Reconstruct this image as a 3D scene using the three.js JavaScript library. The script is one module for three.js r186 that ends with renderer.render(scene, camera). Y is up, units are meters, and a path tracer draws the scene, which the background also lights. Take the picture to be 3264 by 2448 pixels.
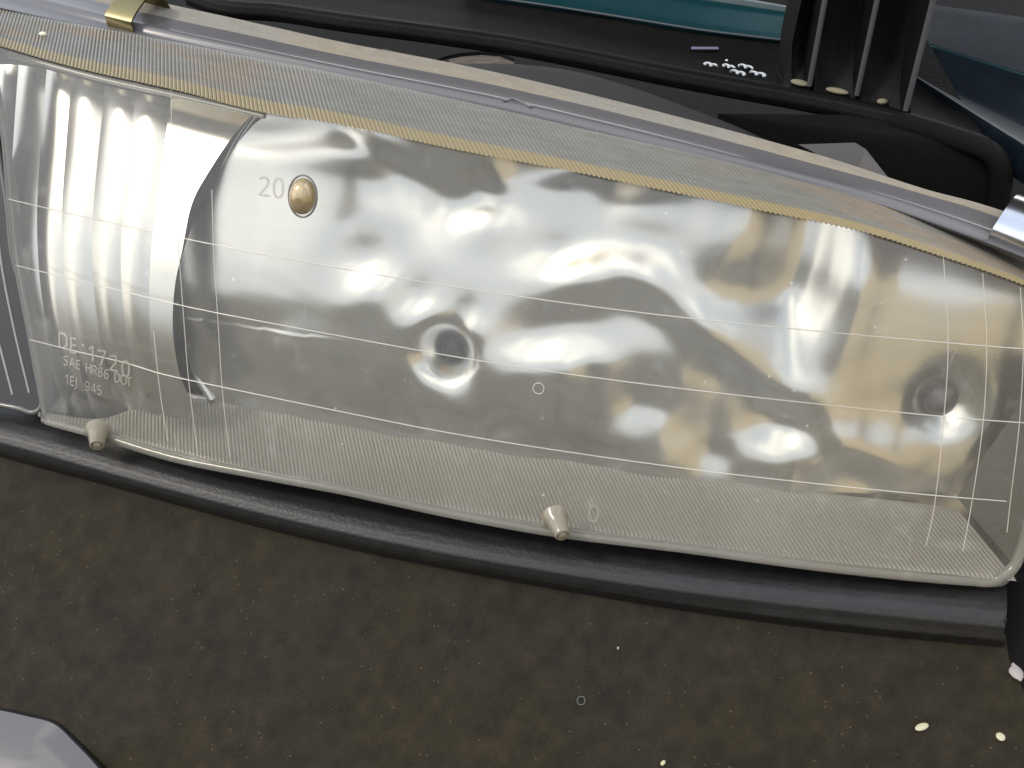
import * as THREE from 'three';
import { mergeGeometries } from 'three/addons/utils/BufferGeometryUtils.js';
import { RoundedBoxGeometry } from 'three/addons/geometries/RoundedBoxGeometry.js';
import { FontLoader } from 'three/addons/loaders/FontLoader.js';
import { TextGeometry } from 'three/addons/geometries/TextGeometry.js';

// ---------- camera, sky, sun, exposure ----------
const V3 = THREE.Vector3;
const scene = new THREE.Scene();
const camera = new THREE.PerspectiveCamera(45, 4 / 3, 0.02, 400);
camera.position.set(0, 0.9444, 0.327);
camera.lookAt(0, 0.65, 0);
const renderer = new THREE.WebGLRenderer({ antialias: true });
renderer.toneMapping = THREE.LinearToneMapping;
renderer.toneMappingExposure = 1.12;
renderer.shadowMap.enabled = true;

let seedState = 7;
const rnd = () => { seedState = (seedState * 1664525 + 1013904223) >>> 0; return seedState / 4294967296; };
const hash = (x, y, s) => { let h = Math.imul(x, 374761393) ^ Math.imul(y, 668265263) ^ Math.imul(s, 974634777); h = Math.imul(h ^ (h >>> 13), 1274126177); return ((h ^ (h >>> 16)) >>> 0) / 4294967296; };
function vnoise(x, y, s, px = 1e9, py = 1e9) {           // value noise, repeating every px, py cells
  const i = Math.floor(x), j = Math.floor(y), f = x - i, g = y - j;
  const a = f * f * (3 - 2 * f), b = g * g * (3 - 2 * g), m = (k, p) => ((k % p) + p) % p;
  const h = (p, q) => hash(m(i + p, px), m(j + q, py), s);
  return (h(0, 0) * (1 - a) + h(1, 0) * a) * (1 - b) + (h(0, 1) * (1 - a) + h(1, 1) * a) * b;
}
function fbm(x, y, s, n = 4, px = 1e9, py = 1e9) { let v = 0, w = 0.5, t = 0; for (let k = 0; k < n; k++) { v += w * vnoise(x, y, s + k, px, py); t += w; w *= 0.5; x *= 2; y *= 2; px *= 2; py *= 2; } return v / t; }
const clamp = (x, a = 0, b = 1) => Math.min(b, Math.max(a, x));
const smooth = (a, b, x) => { const t = clamp((x - a) / (b - a)); return t * t * (3 - 2 * t); };
const lerp = (a, b, t) => a + (b - a) * t;

{ // bright, thinly clouded sky
  const W = 256, H = 128, d = new Float32Array(W * H * 4);
  for (let j = 0; j < H; j++) for (let i = 0; i < W; i++) {
    const el = Math.max(0, (j + 0.5) / H - 0.5) * 2, k = (j * W + i) * 4;
    const c = smooth(0.42, 0.68, fbm(i / 16, j / 12, 3, 4, 16, 1e9));
    const g = Math.pow(el, 0.6);
    d[k] = lerp(lerp(1.15, 0.62, g), 2.4, c * 0.85); d[k + 1] = lerp(lerp(1.17, 0.78, g), 2.36, c * 0.85); d[k + 2] = lerp(lerp(1.2, 1.08, g), 2.36, c * 0.85); d[k + 3] = 1;
  }
  const t = new THREE.DataTexture(d, W, H, THREE.RGBAFormat, THREE.FloatType);
  t.mapping = THREE.EquirectangularReflectionMapping; t.magFilter = THREE.LinearFilter; t.needsUpdate = true;
  scene.background = t; scene.environment = t;
}
const sun = new THREE.DirectionalLight(0xfff4e4, 1.5);
sun.position.set(-1.86, 2.4, 0.36).multiplyScalar(3); sun.target.position.set(0, 0.65, 0);
sun.castShadow = true; sun.shadow.radius = 20; sun.shadow.mapSize.set(2048, 2048);
Object.assign(sun.shadow.camera, { left: -4, right: 4, top: 4, bottom: -4, near: 0.1, far: 20 });
scene.add(sun, sun.target);

// ---------- helpers ----------
const used = {};
const numbered = (n) => { const k = (used[n] = (used[n] ?? -1) + 1); return k ? `${n}_${String(k).padStart(3, '0')}` : n; };
function tag(o, label, category, group, kind) { o.userData = { label, category }; if (group) o.userData.group = group; if (kind) o.userData.kind = kind; return o; }
function thing(name, label, category, group) { const g = new THREE.Group(); g.name = numbered(name); scene.add(g); return tag(g, label, category, group); }
function part(name, geo, mat, parent, label) { const m = new THREE.Mesh(geo, mat); m.name = name; m.castShadow = m.receiveShadow = true; parent.add(m); if (label) m.userData.label = label; return m; }
function single(name, geo, mat, label, category, group) { const m = part(numbered(name), geo, mat, scene); return tag(m, label, category, group); }
function structure(name, geo, mat) { const m = part(name, geo, mat, scene); m.userData.kind = 'structure'; return m; }
function grid(nu, nv, fn, uv) {                           // sheet of (nu+1)x(nv+1) points
  const p = [], t = [], ix = [];
  for (let j = 0; j <= nv; j++) for (let i = 0; i <= nu; i++) {
    const q = fn(i / nu, j / nv, i, j); p.push(q.x, q.y, q.z);
    const w = uv ? uv(i / nu, j / nv, q) : [i / nu, j / nv]; t.push(w[0], w[1]);
  }
  for (let j = 0; j < nv; j++) for (let i = 0; i < nu; i++) { const a = j * (nu + 1) + i, b = a + nu + 1; ix.push(a, a + 1, b + 1, a, b + 1, b); }
  const g = new THREE.BufferGeometry();
  g.setAttribute('position', new THREE.Float32BufferAttribute(p, 3)); g.setAttribute('uv', new THREE.Float32BufferAttribute(t, 2));
  g.setIndex(ix); g.computeVertexNormals(); return g;
}
const P = (a) => new V3(...a);
function hermite(xs, ys, x) {
  const n = xs.length; let i = 0; while (i < n - 2 && x > xs[i + 1]) i++;
  const h = xs[i + 1] - xs[i], t = (x - xs[i]) / h;
  const sl = (k) => k <= 0 ? (ys[1] - ys[0]) / (xs[1] - xs[0]) : k >= n - 1 ? (ys[n - 1] - ys[n - 2]) / (xs[n - 1] - xs[n - 2]) : (ys[k + 1] - ys[k - 1]) / (xs[k + 1] - xs[k - 1]);
  if (t > 1) return ys[i + 1] + sl(i + 1) * (x - xs[i + 1]);
  if (t < 0) return ys[i] + sl(i) * (x - xs[i]);
  const t2 = t * t, t3 = t2 * t;
  return (2 * t3 - 3 * t2 + 1) * ys[i] + (t3 - 2 * t2 + t) * h * sl(i) + (3 * t2 - 2 * t3) * ys[i + 1] + (t3 - t2) * h * sl(i + 1);
}
const byFirst = (list) => { const a = list.map((q) => q[0]), b = list.map((q) => q[1]), c = list.map((q) => q[2]); return (x) => new V3(x, hermite(a, b, x), hermite(a, c, x)); };
const byIndex = (list) => { const k = list.map((_, i) => i / (list.length - 1)), c = [0, 1, 2].map((d) => list.map((q) => q[d])); return (s) => new V3(...c.map((y) => hermite(k, y, s))); };
const tube = (pts, r, seg = 60, sides = 6) => new THREE.TubeGeometry(new THREE.CatmullRomCurve3(pts), seg, r, sides, false);
// loft(list of functions s -> V3): straight between neighbours
const loft = (curves, ns, per, uv) => grid(ns, (curves.length - 1) * per, (s, t) => { const k = Math.min(curves.length - 2, Math.floor(t * (curves.length - 1) + 1e-9)), f = t * (curves.length - 1) - k; return curves[k](s).lerp(curves[k + 1](s), f); }, uv);

function dataTex(W, H, fn, srgb = true, rep = [1, 1]) {
  const d = new Uint8Array(W * H * 4);
  for (let j = 0; j < H; j++) for (let i = 0; i < W; i++) { const c = fn(i / W, j / H, i, j), k = (j * W + i) * 4; for (let q = 0; q < 3; q++) d[k + q] = clamp(c[q] ?? c[0]) * 255; d[k + 3] = 255; }
  const t = new THREE.DataTexture(d, W, H); t.wrapS = t.wrapT = THREE.RepeatWrapping; t.magFilter = THREE.LinearFilter; t.minFilter = THREE.LinearMipmapLinearFilter; t.generateMipmaps = true;
  if (srgb) t.colorSpace = THREE.SRGBColorSpace; t.repeat.set(...rep); t.needsUpdate = true; return t;
}
const std = (o) => new THREE.MeshStandardMaterial({ side: THREE.DoubleSide, ...o });
const phys = (o) => new THREE.MeshPhysicalMaterial({ side: THREE.DoubleSide, ...o });
const rgb = (r, g, b) => new THREE.Color().setRGB(r, g, b);

// ---------- measured curves, metres ----------
// headlight curves are in the lamp's own frame: x along the lens, y up its face, z out of it
const NT = new V3(0.0883,0.8881,0.4511); const BACK = new V3(-0.4536,0.4391,-0.7756);
const EDGE = [[-.308,.1383,-.0332],[-.2782,.1332,-.0271],[-.25,.1285,-.0219],[-.223,.1249,-.0174],[-.1973,.1221,-.0136],[-.1725,.1192,-.0104],[-.1486,.1155,-.0077],[-.1255,.1129,-.0055],[-.1031,.1119,-.0037],[-.0812,.11,-.0023],[-.0598,.1074,-.0013],[-.0389,.1052,-.0005],[-.0183,.1033,-.0001],[.0019,.1017,0],[.0218,.0999,-.0002],[.0415,.0979,-.0006],[.0611,.0959,-.0013],[.0804,.0939,-.0023],[.0997,.0918,-.0035],[.1189,.09,-.0049],[.138,.0881,-.0067],[.1574,.085,-.0087],[.177,.0808,-.011],[.1967,.0765,-.0135],[.2167,.0716,-.0164],[.2371,.0658,-.0197]];
const RIBTOP = [[-.3359,.1604,-.0684],[-.3082,.1571,-.0673],[-.2811,.154,-.0665],[-.2554,.1518,-.0672],[-.2299,.1496,-.0678],[-.2043,.147,-.0678],[-.179,.1444,-.0677],[-.154,.1418,-.0675],[-.1292,.1392,-.0671],[-.1047,.1364,-.0664],[-.0804,.1336,-.0656],[-.0564,.1306,-.0645],[-.0328,.1276,-.0632],[-.0095,.1245,-.0616],[.0134,.1214,-.06],[.0359,.1186,-.0589],[.058,.1158,-.0576],[.0797,.1127,-.0559],[.1011,.1096,-.0539],[.122,.1062,-.0514],[.1425,.1027,-.0484],[.1624,.0985,-.044],[.1814,.0936,-.0383],[.1997,.0886,-.032],[.2171,.0834,-.025],[.2335,.0775,-.0168]];
const RIDGE = [[-.3512,.1717,-.0877],[-.3221,.168,-.086],[-.2925,.1635,-.0829],[-.2636,.1591,-.0799],[-.2357,.1551,-.0775],[-.209,.1517,-.0762],[-.1828,.1486,-.0751],[-.1571,.1456,-.0743],[-.1319,.1428,-.0736],[-.1072,.1401,-.0732],[-.083,.1378,-.0733],[-.059,.1354,-.0734],[-.0352,.1328,-.0729],[-.0115,.1298,-.0716],[.0119,.1264,-.0696],[.0349,.123,-.0673],[.0574,.1195,-.0648],[.0795,.1159,-.0622],[.1011,.1124,-.0594],[.1223,.1088,-.0565],[.143,.1055,-.054],[.1632,.1019,-.0509],[.1826,.0974,-.046],[.2013,.0925,-.0399],[.219,.0871,-.0328],[.2358,.0816,-.0252]];
const CRACK = [[-.3652,.1821,-.1053],[-.3365,.1792,-.1053],[-.3051,.1739,-.101],[-.2747,.1688,-.097],[-.2457,.1645,-.094],[-.2182,.1611,-.0929],[-.1913,.158,-.0919],[-.1647,.1547,-.0906],[-.1386,.1515,-.0896],[-.1131,.1487,-.089],[-.0882,.1463,-.0892],[-.0636,.144,-.0894],[-.0391,.1414,-.089],[-.0148,.1383,-.0878],[.0092,.1351,-.0861],[.0329,.1316,-.0839],[.0561,.128,-.0814],[.0789,.1243,-.0786],[.1012,.1205,-.0754],[.1229,.1166,-.072],[.1442,.1128,-.0686],[.1649,.109,-.0653],[.1851,.1051,-.0616],[.2048,.1013,-.0579],[.2234,.0963,-.0517],[.2407,.0903,-.0432]];
const OUTER = [[-.3853,.1969,-.1305],[-.3523,.1916,-.1265],[-.3195,.1858,-.1216],[-.2876,.1802,-.1168],[-.2572,.1753,-.1132],[-.2286,.1716,-.1115],[-.2006,.1681,-.1101],[-.1728,.1644,-.1081],[-.1457,.1608,-.1064],[-.1194,.1579,-.1059],[-.0939,.1556,-.1064],[-.0684,.153,-.1062],[-.043,.1499,-.105],[-.0178,.1464,-.1031],[.0069,.1427,-.1006],[.0313,.1388,-.0977],[.0551,.1348,-.0945],[.0784,.1308,-.0912],[.1012,.1267,-.0877],[.1234,.1225,-.0838],[.145,.1179,-.0789],[.1658,.1125,-.0724],[.186,.1077,-.0668],[.206,.1044,-.0642],[.2252,.1,-.0594],[.2436,.0954,-.0539]];
const DOME = [[-.162,.1726,-.153],[-.1186,.1619,-.1404],[-.0816,.1563,-.1366],[-.0421,.1605,-.1527],[-.0062,.16,-.1588],[.0322,.1525,-.1516],[.0615,.1441,-.1407],[.09,.1355,-.1294],[.118,.1248,-.1138]] ;
const TAB = [[.1244,.1263,-.1002],[.1554,.1307,-.115],[.1605,.1276,-.1098],[.1856,.1088,-.0778],[.1328,.1226,-.0945],[.1591,.1254,-.1052],[.1532,.1153,-.0843]] ;
const ARC = [[-.15,.1201,-.0559],[-.1561,.1144,-.0565],[-.1671,.0984,-.0578],[-.1783,.0753,-.0591],[-.1859,.057,-.0601],[-.1919,.035,-.0609],[-.1934,.0121,-.0611],[-.1923,-.0091,-.0609],[-.1881,-.0301,-.0604],[-.1785,-.0445,-.0592]] ;
const LEDGE = [[-.3008,.133,-.0517],[-.2749,.1295,-.0464],[-.2352,.1239,-.0394],[-.1952,.1194,-.0333],[-.1654,.1159,-.0296],[-.1413,.1128,-.027]] ;
const FLUTE_T = [[-.3236,.1284,-.0716],[-.3071,.1292,-.068],[-.2876,.1278,-.0639],[-.2687,.1252,-.0603],[-.2467,.1216,-.0563],[-.2258,.1194,-.0528],[-.2044,.1173,-.0496],[-.1817,.1166,-.0466]] ;
const FLUTE_B = [[-.2977,-.0759,-.071],[-.2803,-.074,-.0675],[-.2637,-.0709,-.0643],[-.2456,-.0661,-.0611],[-.2291,-.0616,-.0584],[-.2117,-.0571,-.0557],[-.1946,-.0528,-.0533],[-.1831,-.0494,-.0517]] ;
const SHELF = [[-.3388,.572,-.0823],[-.2823,.572,-.0649],[-.228,.572,-.0472],[-.176,.572,-.029],[-.1275,.572,-.0167],[-.0808,.572,-.0056],[-.0356,.572,.0057],[.0081,.572,.0166],[.0505,.572,.027],[.0915,.572,.0366],[.1314,.572,.0456],[.1706,.572,.0525],[.21,.572,.0565],[.2391,.572,.0591]] ;
const RIDGEB = [[-.3262,.571,-.0537],[-.2716,.571,-.0364],[-.2191,.571,-.0185],[-.1694,.571,-.0022],[-.1222,.571,.0123],[-.0772,.571,.0248],[-.034,.571,.0355],[.0078,.571,.0446],[.0485,.571,.0526],[.0883,.571,.0596],[.1273,.571,.0655],[.1658,.571,.0707],[.2037,.571,.0754],[.2317,.571,.0787]] ;
const STEPB = [[-.3356,.548,-.0538],[-.279,.548,-.0348],[-.2257,.548,-.0185],[-.1744,.548,-.0013],[-.1257,.548,.0143],[-.0794,.548,.0274],[-.035,.548,.0384],[.008,.548,.0482],[.0498,.548,.0573],[.0904,.548,.0653],[.1303,.548,.0723],[.1695,.548,.0781],[.2085,.548,.0824],[.2372,.548,.0854]] ;
const LIPTOP = [[-.2448,.7,-.3872],[-.2115,.7,-.3632],[-.1692,.7,-.354],[-.1209,.7,-.336],[-.0006,.7,-.2941],[.1077,.7,-.2417],[.1824,.7,-.2081],[.2263,.7,-.1832],[.2513,.7,-.1627],[.267,.7,-.1488]] ;
const BRBASE = [[.171,.7,-.2327],[.1816,.7,-.2166],[.207,.7,-.2036],[.2298,.7,-.1832]] ;
const TEAL = [[-.0364,.7,-.3775],[-.0064,.7,-.3632],[.0571,.7,-.3378],[.117,.7,-.3096],[.1849,.7,-.2862]] ;
const TEALTOP = [[-.0404,.7,-.4792],[.0518,.7,-.423],[.125,.7,-.3679],[.1518,.7,-.354],[.194,.7,-.3273]] ;
const RTOP = [[.271,.7,-.3727],[.2978,.7,-.3567],[.3596,.7,-.3299],[.3836,.7,-.3188]] ;
const RRIDGE = [[.2514,.7,-.3063],[.2633,.7,-.2965],[.2983,.7,-.256],[.3206,.7,-.2348],[.3375,.7,-.2146]] ;
const RLOW = [[.2399,.7,-.2671],[.2482,.7,-.2417],[.2652,.7,-.1911],[.2825,.7,-.1418],[.2923,.7,-.1126]] ;
const MARKS = [[.1267,.7,-.2524],[.1383,.7,-.2495],[.1494,.7,-.2488],[.1433,.7,-.2396],[.1558,.7,-.2375],[.1387,.7,-.2582],[.133,.7,-.2784],[.1609,.7,-.2648]] ;
const HOLE = [[-.0766,.552,-.602],[-.069,.552,-.6102],[-.0511,.552,-.6184],[-.0319,.552,-.622],[-.0125,.552,-.6184],[.0029,.552,-.6032],[.0019,.552,-.5861],[-.0733,.552,-.5861]];
const FSEEDS = [[.1937,.53,.1098],[.2293,.5295,.1144],[.0722,.5125,.1189],[.2417,.545,.0903],[.0339,.5238,.0928],[.0526,.5386,.073]] ;
const FSILVER = [[-.2918,.4797,.071],[-.2749,.481,.0744],[-.2582,.4818,.0783],[-.2416,.4821,.0829],[-.2285,.4792,.0917],[-.2137,.4751,.1031],[-.2004,.4701,.1156]] ;
const LEFT = [[-.3032,.1344,-.0322],[-.2959,.1162,-.0306],[-.2893,.0932,-.0293],[-.2859,.0574,-.0286],[-.2827,.0273,-.028],[-.2731,-.0172,-.0261],[-.2666,-.0467,-.0249],[-.2636,-.0603,-.0243]] ;
const RIM = [[-.2702,-.0621,-.0256],[-.2643,-.0637,-.0245],[-.2303,-.0652,-.0186],[-.1806,-.0691,-.0114],[-.1256,-.0691,-.0055],[-.0818,-.0692,-.0023],[-.057,-.0703,-.0011],[-.0167,-.0721,-.0001],[.0288,-.0731,-.0003],[.0901,-.072,-.0028],[.1631,-.0727,-.0093],[.2358,-.0716,-.0195],[.2430,-.0690,-.0209],[.2475,-.0600,-.0214]];
const RIBFRONT = [[-.2756,-.0592,-.0271],[-.2645,-.0606,-.0248],[-.2371,-.0616,-.0235],[-.2182,-.0631,-.0213],[-.1838,-.0651,-.0183],[-.1349,-.0679,-.0143],[-.0855,-.0694,-.0125],[-.0192,-.0712,-.0108],[.0365,-.0713,-.0116],[.0901,-.0715,-.0123],[.1456,-.0715,-.0134],[.1782,-.0705,-.0158],[.2411,-.068,-.0215],[.2673,-.0668,-.0243]] ;
const RIBBACK = [[-.2817,-.0588,-.0276],[-.2649,-.0587,-.0281],[-.2324,-.0579,-.0303],[-.2173,-.0514,-.0422],[-.2105,-.0463,-.0514],[-.1895,-.0457,-.0529],[-.1705,-.045,-.0545],[-.1026,-.0452,-.0555],[-.0305,-.0482,-.0516],[.0196,-.0486,-.0518],[.0859,-.0496,-.0514],[.1587,-.0489,-.0541],[.2149,-.0477,-.0574],[.238,-.0483,-.0568],[.2767,-.0461,-.0613]] ;
const LOWARC = [[-.2245,-.0354,-.0626],[-.2174,-.0403,-.0615],[-.2062,-.0451,-.0599],[-.1921,-.0466,-.0579],[-.1814,-.0465,-.0565],[-.1709,-.0436,-.0552]] ;
const LIPEND = [[.2672,.6992,-.1486],[.2708,.698,-.1456],[.2742,.6947,-.1427],[.2771,.6898,-.1403],[.2794,.6813,-.1384],[.2815,.6681,-.1366],[.2859,.6433,-.1329]] ;
const BEADS = [
  [[-.2859,.0574],[-.2364,.0537],[-.1974,.051],[-.1578,.0483],[-.0886,.0447],[-.0121,.0421],[.0734,.0409],[.1912,.0423],[.2252,.043],[.246,.0439]],
  [[-.2818,.0224],[-.2307,.0192],[-.1749,.0153],[-.1542,.0143],[-.0867,.0118],[-.0089,.0089],[.0779,.008],[.1971,.0085],[.2325,.0093],[.247,.0099]],
  [[-.2731,-.0172],[-.2423,-.0187],[-.2063,-.0201],[-.1882,-.0222],[-.1504,-.0236],[-.0844,-.0261],[-.0206,-.0286],[.0831,-.0299],[.1487,-.0297],[.2003,-.0292],[.2338,-.0286]],
  [[-.183,.1206],[-.1807,.0675],[-.177,.0403],[-.1737,.0092],[-.1703,-.0211],[-.1638,-.0626]],
  [[-.1591,.0749],[-.1571,.0426],[-.1542,.0143],[-.1504,-.0236],[-.1447,-.0609]],
  [[-.1915,-.0006],[-.1869,-.0337],[-.1819,-.0583]],
  [[.1832,.0796],[.1926,.0424],[.1975,.0085],[.2017,-.0371],[.2016,-.0545]],
  [[.2013,.0745],[.2096,.0429],[.2152,.0091],[.2184,-.0353],[.219,-.0549]],
  [[.2186,.0701],[.2258,.0431],[.2315,.0092],[.2348,-.0217],[.2372,-.0437]]];
// reflector relief, shaped to set its bright and dark areas: upward lean (slope) of the mirror at a grid of places; rows from the top down
const LEAN_U = [-.15, -.105, -.06, -.02, .016, .035, .065, .1, .13, .155, .175, .215, .255];
const LEAN_V = [.125, .11, .09, .07, .05, .03, .01, -.01, -.03, -.06];
const LEAN = [
  [.0, -.1, -.3, -.34, -.1, .05, 0, 0, 0, 0, 0, 0, 0],
  [.05, -.05, -.3, -.34, -.12, .1, 0, 0, -.05, 0, 0, 0, 0],
  [.02, .02, -.14, -.2, .0, .18, .05, -.05, -.05, .05, .1, .12, .1],
  [.1, .12, .05, .14, .0, .1, -.05, -.15, 0, .1, .1, .08, .0],
  [.12, .09, .12, .14, .12, .0, .04, -.12, .1, -.2, -.12, -.1, -.05],
  [.05, .0, .06, .12, 0, -.05, -.05, .05, .14, -.18, -.16, -.14, -.2],
  [-.16, -.16, -.08, -.02, .1, -.05, -.16, -.24, .05, -.16, -.14, -.14, -.1],
  [-.26, -.24, -.22, -.25, -.16, -.1, -.16, -.24, -.26, -.12, -.12, -.25, -.2],
  [-.28, -.28, -.26, -.24, -.24, -.14, -.16, -.12, -.04, -.2, -.12, -.14, -.2],
  [-.18, -.18, -.18, -.18, -.18, -.14, -.14, -.14, -.14, -.16, -.16, -.18, -.2]];
function leanAt(u, v) {
  let j = 0; while (j < LEAN_V.length - 2 && v < LEAN_V[j + 1]) j++;
  const f = smooth(LEAN_V[j], LEAN_V[j + 1], v), a = hermite(LEAN_U, LEAN[j], clamp(u, -.15, .255)), b = hermite(LEAN_U, LEAN[j + 1], clamp(u, -.15, .255));
  return a + (b - a) * f;
}
// invented dents that put in bright and dim spots: centre u, v; spread; lean to the side, lean upward
const SPOT_DENTS = [
  [-.03,.077,.011,.01,-.24,.3],[.034,.09,.016,.01,-.32,.2],[.014,.098,.014,.008,-.28,.36],[-.057,.023,.01,.01,-.24,.42],[-.032,.019,.007,.008,-.26,.42],[.016,.054,.012,.009,-.3,.32],[.012,.011,.017,.011,-.3,.38],
  [-.085,.038,.012,.011,-.2,.42],[.114,.048,.016,.012,.1,.15],[.145,-.019,.02,.01,-.3,.5],[.09,.02,.012,.03,.2,-.15],[.06,-.02,.012,.012,-.1,.2],[-.11,-.01,.02,.012,.1,-.15],[-.07,-.015,.009,.012,.3,-.06],[-.02,-.03,.012,.008,.25,-.08],[.05,-.005,.01,.014,.25,-.06],[.09,-.035,.012,.01,.25,.05],[-.125,.1,.03,.006,-.1,.2],[-.08,.1,.012,.012,.2,-.25],[-.02,.1,.006,.014,.2,.05],[-.05,.095,.008,.016,-.2,-.3],[.07,.05,.03,.01,.3,-.05]];
// invented creases that put in dark bands: from, to, lean, half width
const BAND_CREASES = [[.035, .058, .2, -.045, -.42, .009], [-.11, .118, -.06, .09, -.3, .005], [-.05, .112, -.02, .085, -.35, .005]];
const FACETS = [[.1034,.03],[.122,-.06],[.1425,.17],[.1659,-.05],[.1915,-.04]];
const facet = (u) => { let w = 0; for (const [a, k] of FACETS) if (u > a) w += k * (u - a); return w; };
const FLUTE_SIGN = [0.9, 0.5, -0.3, 0.8, 0.2, 0.9];
// rounded wells added to darken two spots of the bowl: centre, half widths, depth
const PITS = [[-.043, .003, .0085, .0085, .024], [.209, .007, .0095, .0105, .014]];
const CLIP1 = 0.14, CLIP2 = 0.962;
const LENSK = 0.35;                                        // the lens bows back towards both ends
const lensW = (u) => -LENSK * u * u;

// ---------- ground, and unseen walls added for the reflector to mirror ----------
const paverTex = dataTex(256, 256, (x, y) => { const n = fbm(x * 8, y * 8, 5, 5, 8, 8), f = hash(x * 256 | 0, y * 256 | 0, 9); const v = 0.29 + (n - 0.5) * 0.22 + (f - 0.5) * 0.1; return [v, v * 0.95, v * 0.84]; });
const groundMat = std({ map: paverTex, roughness: 0.95 });
const ground = structure('ground', new THREE.PlaneGeometry(160, 160), groundMat); ground.rotation.x = -Math.PI / 2;
{ const uv = ground.geometry.attributes.uv; for (let i = 0; i < uv.count; i++) uv.setXY(i, uv.getX(i) * 120, uv.getY(i) * 120); }
{ // brick pavers under the car
  const g = new RoundedBoxGeometry(0.19, 0.095, 0.05, 2, 0.006), mats = [[0.95, 0.8, 0.75], [1, 0.88, 0.82], [0.85, 0.72, 0.68]].map((c) => std({ color: rgb(...c), roughness: 0.95, map: paverTex }));
  for (let j = 0; j < 5; j++) for (let i = 0; i < 6; i++) { const b = part('brick', g, mats[(i * 7 + j * 3) % 3], ground); b.position.set(-0.56 + i * 0.2 + (j % 2) * 0.1, 1.78 + j * 0.105, -0.008 + 0.002 * ((i + j) % 3)); }
}
const wallTex = dataTex(256, 256, (x, y) => { const n = fbm(x * 6, y * 6, 15, 5, 6, 6), f = hash(x * 256 | 0, y * 256 | 0, 19); const v = 0.92 + (n - 0.5) * 0.12 + (f - 0.5) * 0.06; return [v, v, v]; });
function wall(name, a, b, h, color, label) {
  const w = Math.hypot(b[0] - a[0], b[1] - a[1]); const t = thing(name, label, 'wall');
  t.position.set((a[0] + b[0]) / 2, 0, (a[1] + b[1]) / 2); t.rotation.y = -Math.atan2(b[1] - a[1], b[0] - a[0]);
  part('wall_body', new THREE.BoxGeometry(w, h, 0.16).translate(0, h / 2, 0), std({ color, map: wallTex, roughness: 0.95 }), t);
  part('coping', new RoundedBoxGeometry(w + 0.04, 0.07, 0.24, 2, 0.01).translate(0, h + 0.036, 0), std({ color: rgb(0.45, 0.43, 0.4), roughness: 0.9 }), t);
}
wall('added_cream_wall', [0.5, 5.6], [3.2, 1.2], 2.1, rgb(0.95, 0.77, 0.47), 'unseen cream wall added to give the reflector a warm reflection');
wall('added_dark_wall', [-7, 3.4], [0.35, 5.9], 2.0, rgb(0.18, 0.155, 0.105), 'unseen dark wall added to dim the mirrored horizon');

// ---------- materials ----------
const mottled = (s, base, amp, tint, speck) => dataTex(1024, 1024, (x, y, i, j) => {
  const a = fbm(x * 5, y * 5, s, 5, 5, 5), b = fbm(x * 40, y * 40, s + 11, 3, 40, 40), f = hash(i, j, s + 3);
  const k = hash(i >> 1, j >> 1, s + 5), m = smooth(0.45, 0.7, a);
  let c = base.map((v, q) => v * (1 + (b - 0.5) * amp + (f - 0.5) * amp * 0.7 + m * tint[q]));
  if (k > 1 - speck) c = c.map((v) => v * 1.9 + 0.08); else if (k < speck * 4) c = c.map((v) => v * 0.6);
  return c;
});
const grainBump = dataTex(512, 512, (x, y, i, j) => { const v = fbm(x * 60, y * 60, 31, 3, 60, 60) * 0.7 + hash(i, j, 4) * 0.3; return [v, v, v]; }, false);
const rep = (t, x, y) => { const c = t.clone(); c.repeat.set(x, y); c.needsUpdate = true; return c; };
const bumperTex = mottled(41, [0.15, 0.133, 0.102], 0.55, [0.05, 0.04, -0.1], 0.0012);
const bumperMat = phys({ specularIntensity: 0.35, map: rep(bumperTex, 3.3, 3.3), roughness: 0.72, bumpMap: rep(grainBump, 12, 12), bumpScale: 0.0004 });
const ledgeMat = std({ map: rep(mottled(47, [0.115, 0.113, 0.11], 0.4, [0.05, 0.04, 0.0], 0.001), 4, 4), roughness: 0.42, bumpMap: rep(grainBump, 12, 12), bumpScale: 0.0002 });
const blackTex = mottled(57, [0.06, 0.058, 0.057], 0.6, [0.2, 0.15, 0.04], 0.0022);
const blackMat = phys({ specularIntensity: 0.3, map: rep(blackTex, 4, 4), color: rgb(0.8, 0.8, 0.8), roughness: 0.6, bumpMap: rep(grainBump, 12, 12), bumpScale: 0.0003 });
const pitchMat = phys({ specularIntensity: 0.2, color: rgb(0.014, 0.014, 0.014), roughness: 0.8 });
const chromeMat = std({ color: rgb(0.66, 0.655, 0.63), metalness: 1, roughness: 0.27 });
const dustTex = dataTex(1024, 256, (x, y) => {           // x runs along the lamp, y from the front edge back
  const lies = Math.max(smooth(0.42, 0.2, x) * smooth(0.15, 0.4, y + 0.3 * x), smooth(0.62, 0.85, x) * smooth(0.1, 0.5, y));             // tan dust lying in streaks along the rim
  const a = fbm(x * 14, y * 5, 71, 5, 14, 5), b = fbm(x * 60, y * 30, 83, 3, 60, 30), m = smooth(0.38, 0.6, a) * lies;
  return [lerp(0.51, 0.56, m) + (b - 0.5) * 0.1, lerp(0.505, 0.5, m) + (b - 0.5) * 0.1, lerp(0.475, 0.42, m) + (b - 0.5) * 0.12];
});
const topRibMat = phys({ map: dustTex, color: rgb(0.95, 0.95, 0.95), roughness: 0.4, transmission: 0.2, clearcoat: 0.2, clearcoatRoughness: 0.3 });
const yellowMat = phys({ color: rgb(0.27, 0.215, 0.11), roughness: 0.36, clearcoat: 0.4, clearcoatRoughness: 0.3 });
const flangeMat = phys({ color: rgb(0.11, 0.106, 0.108), roughness: 0.36, clearcoat: 0.5, clearcoatRoughness: 0.2 });
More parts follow.
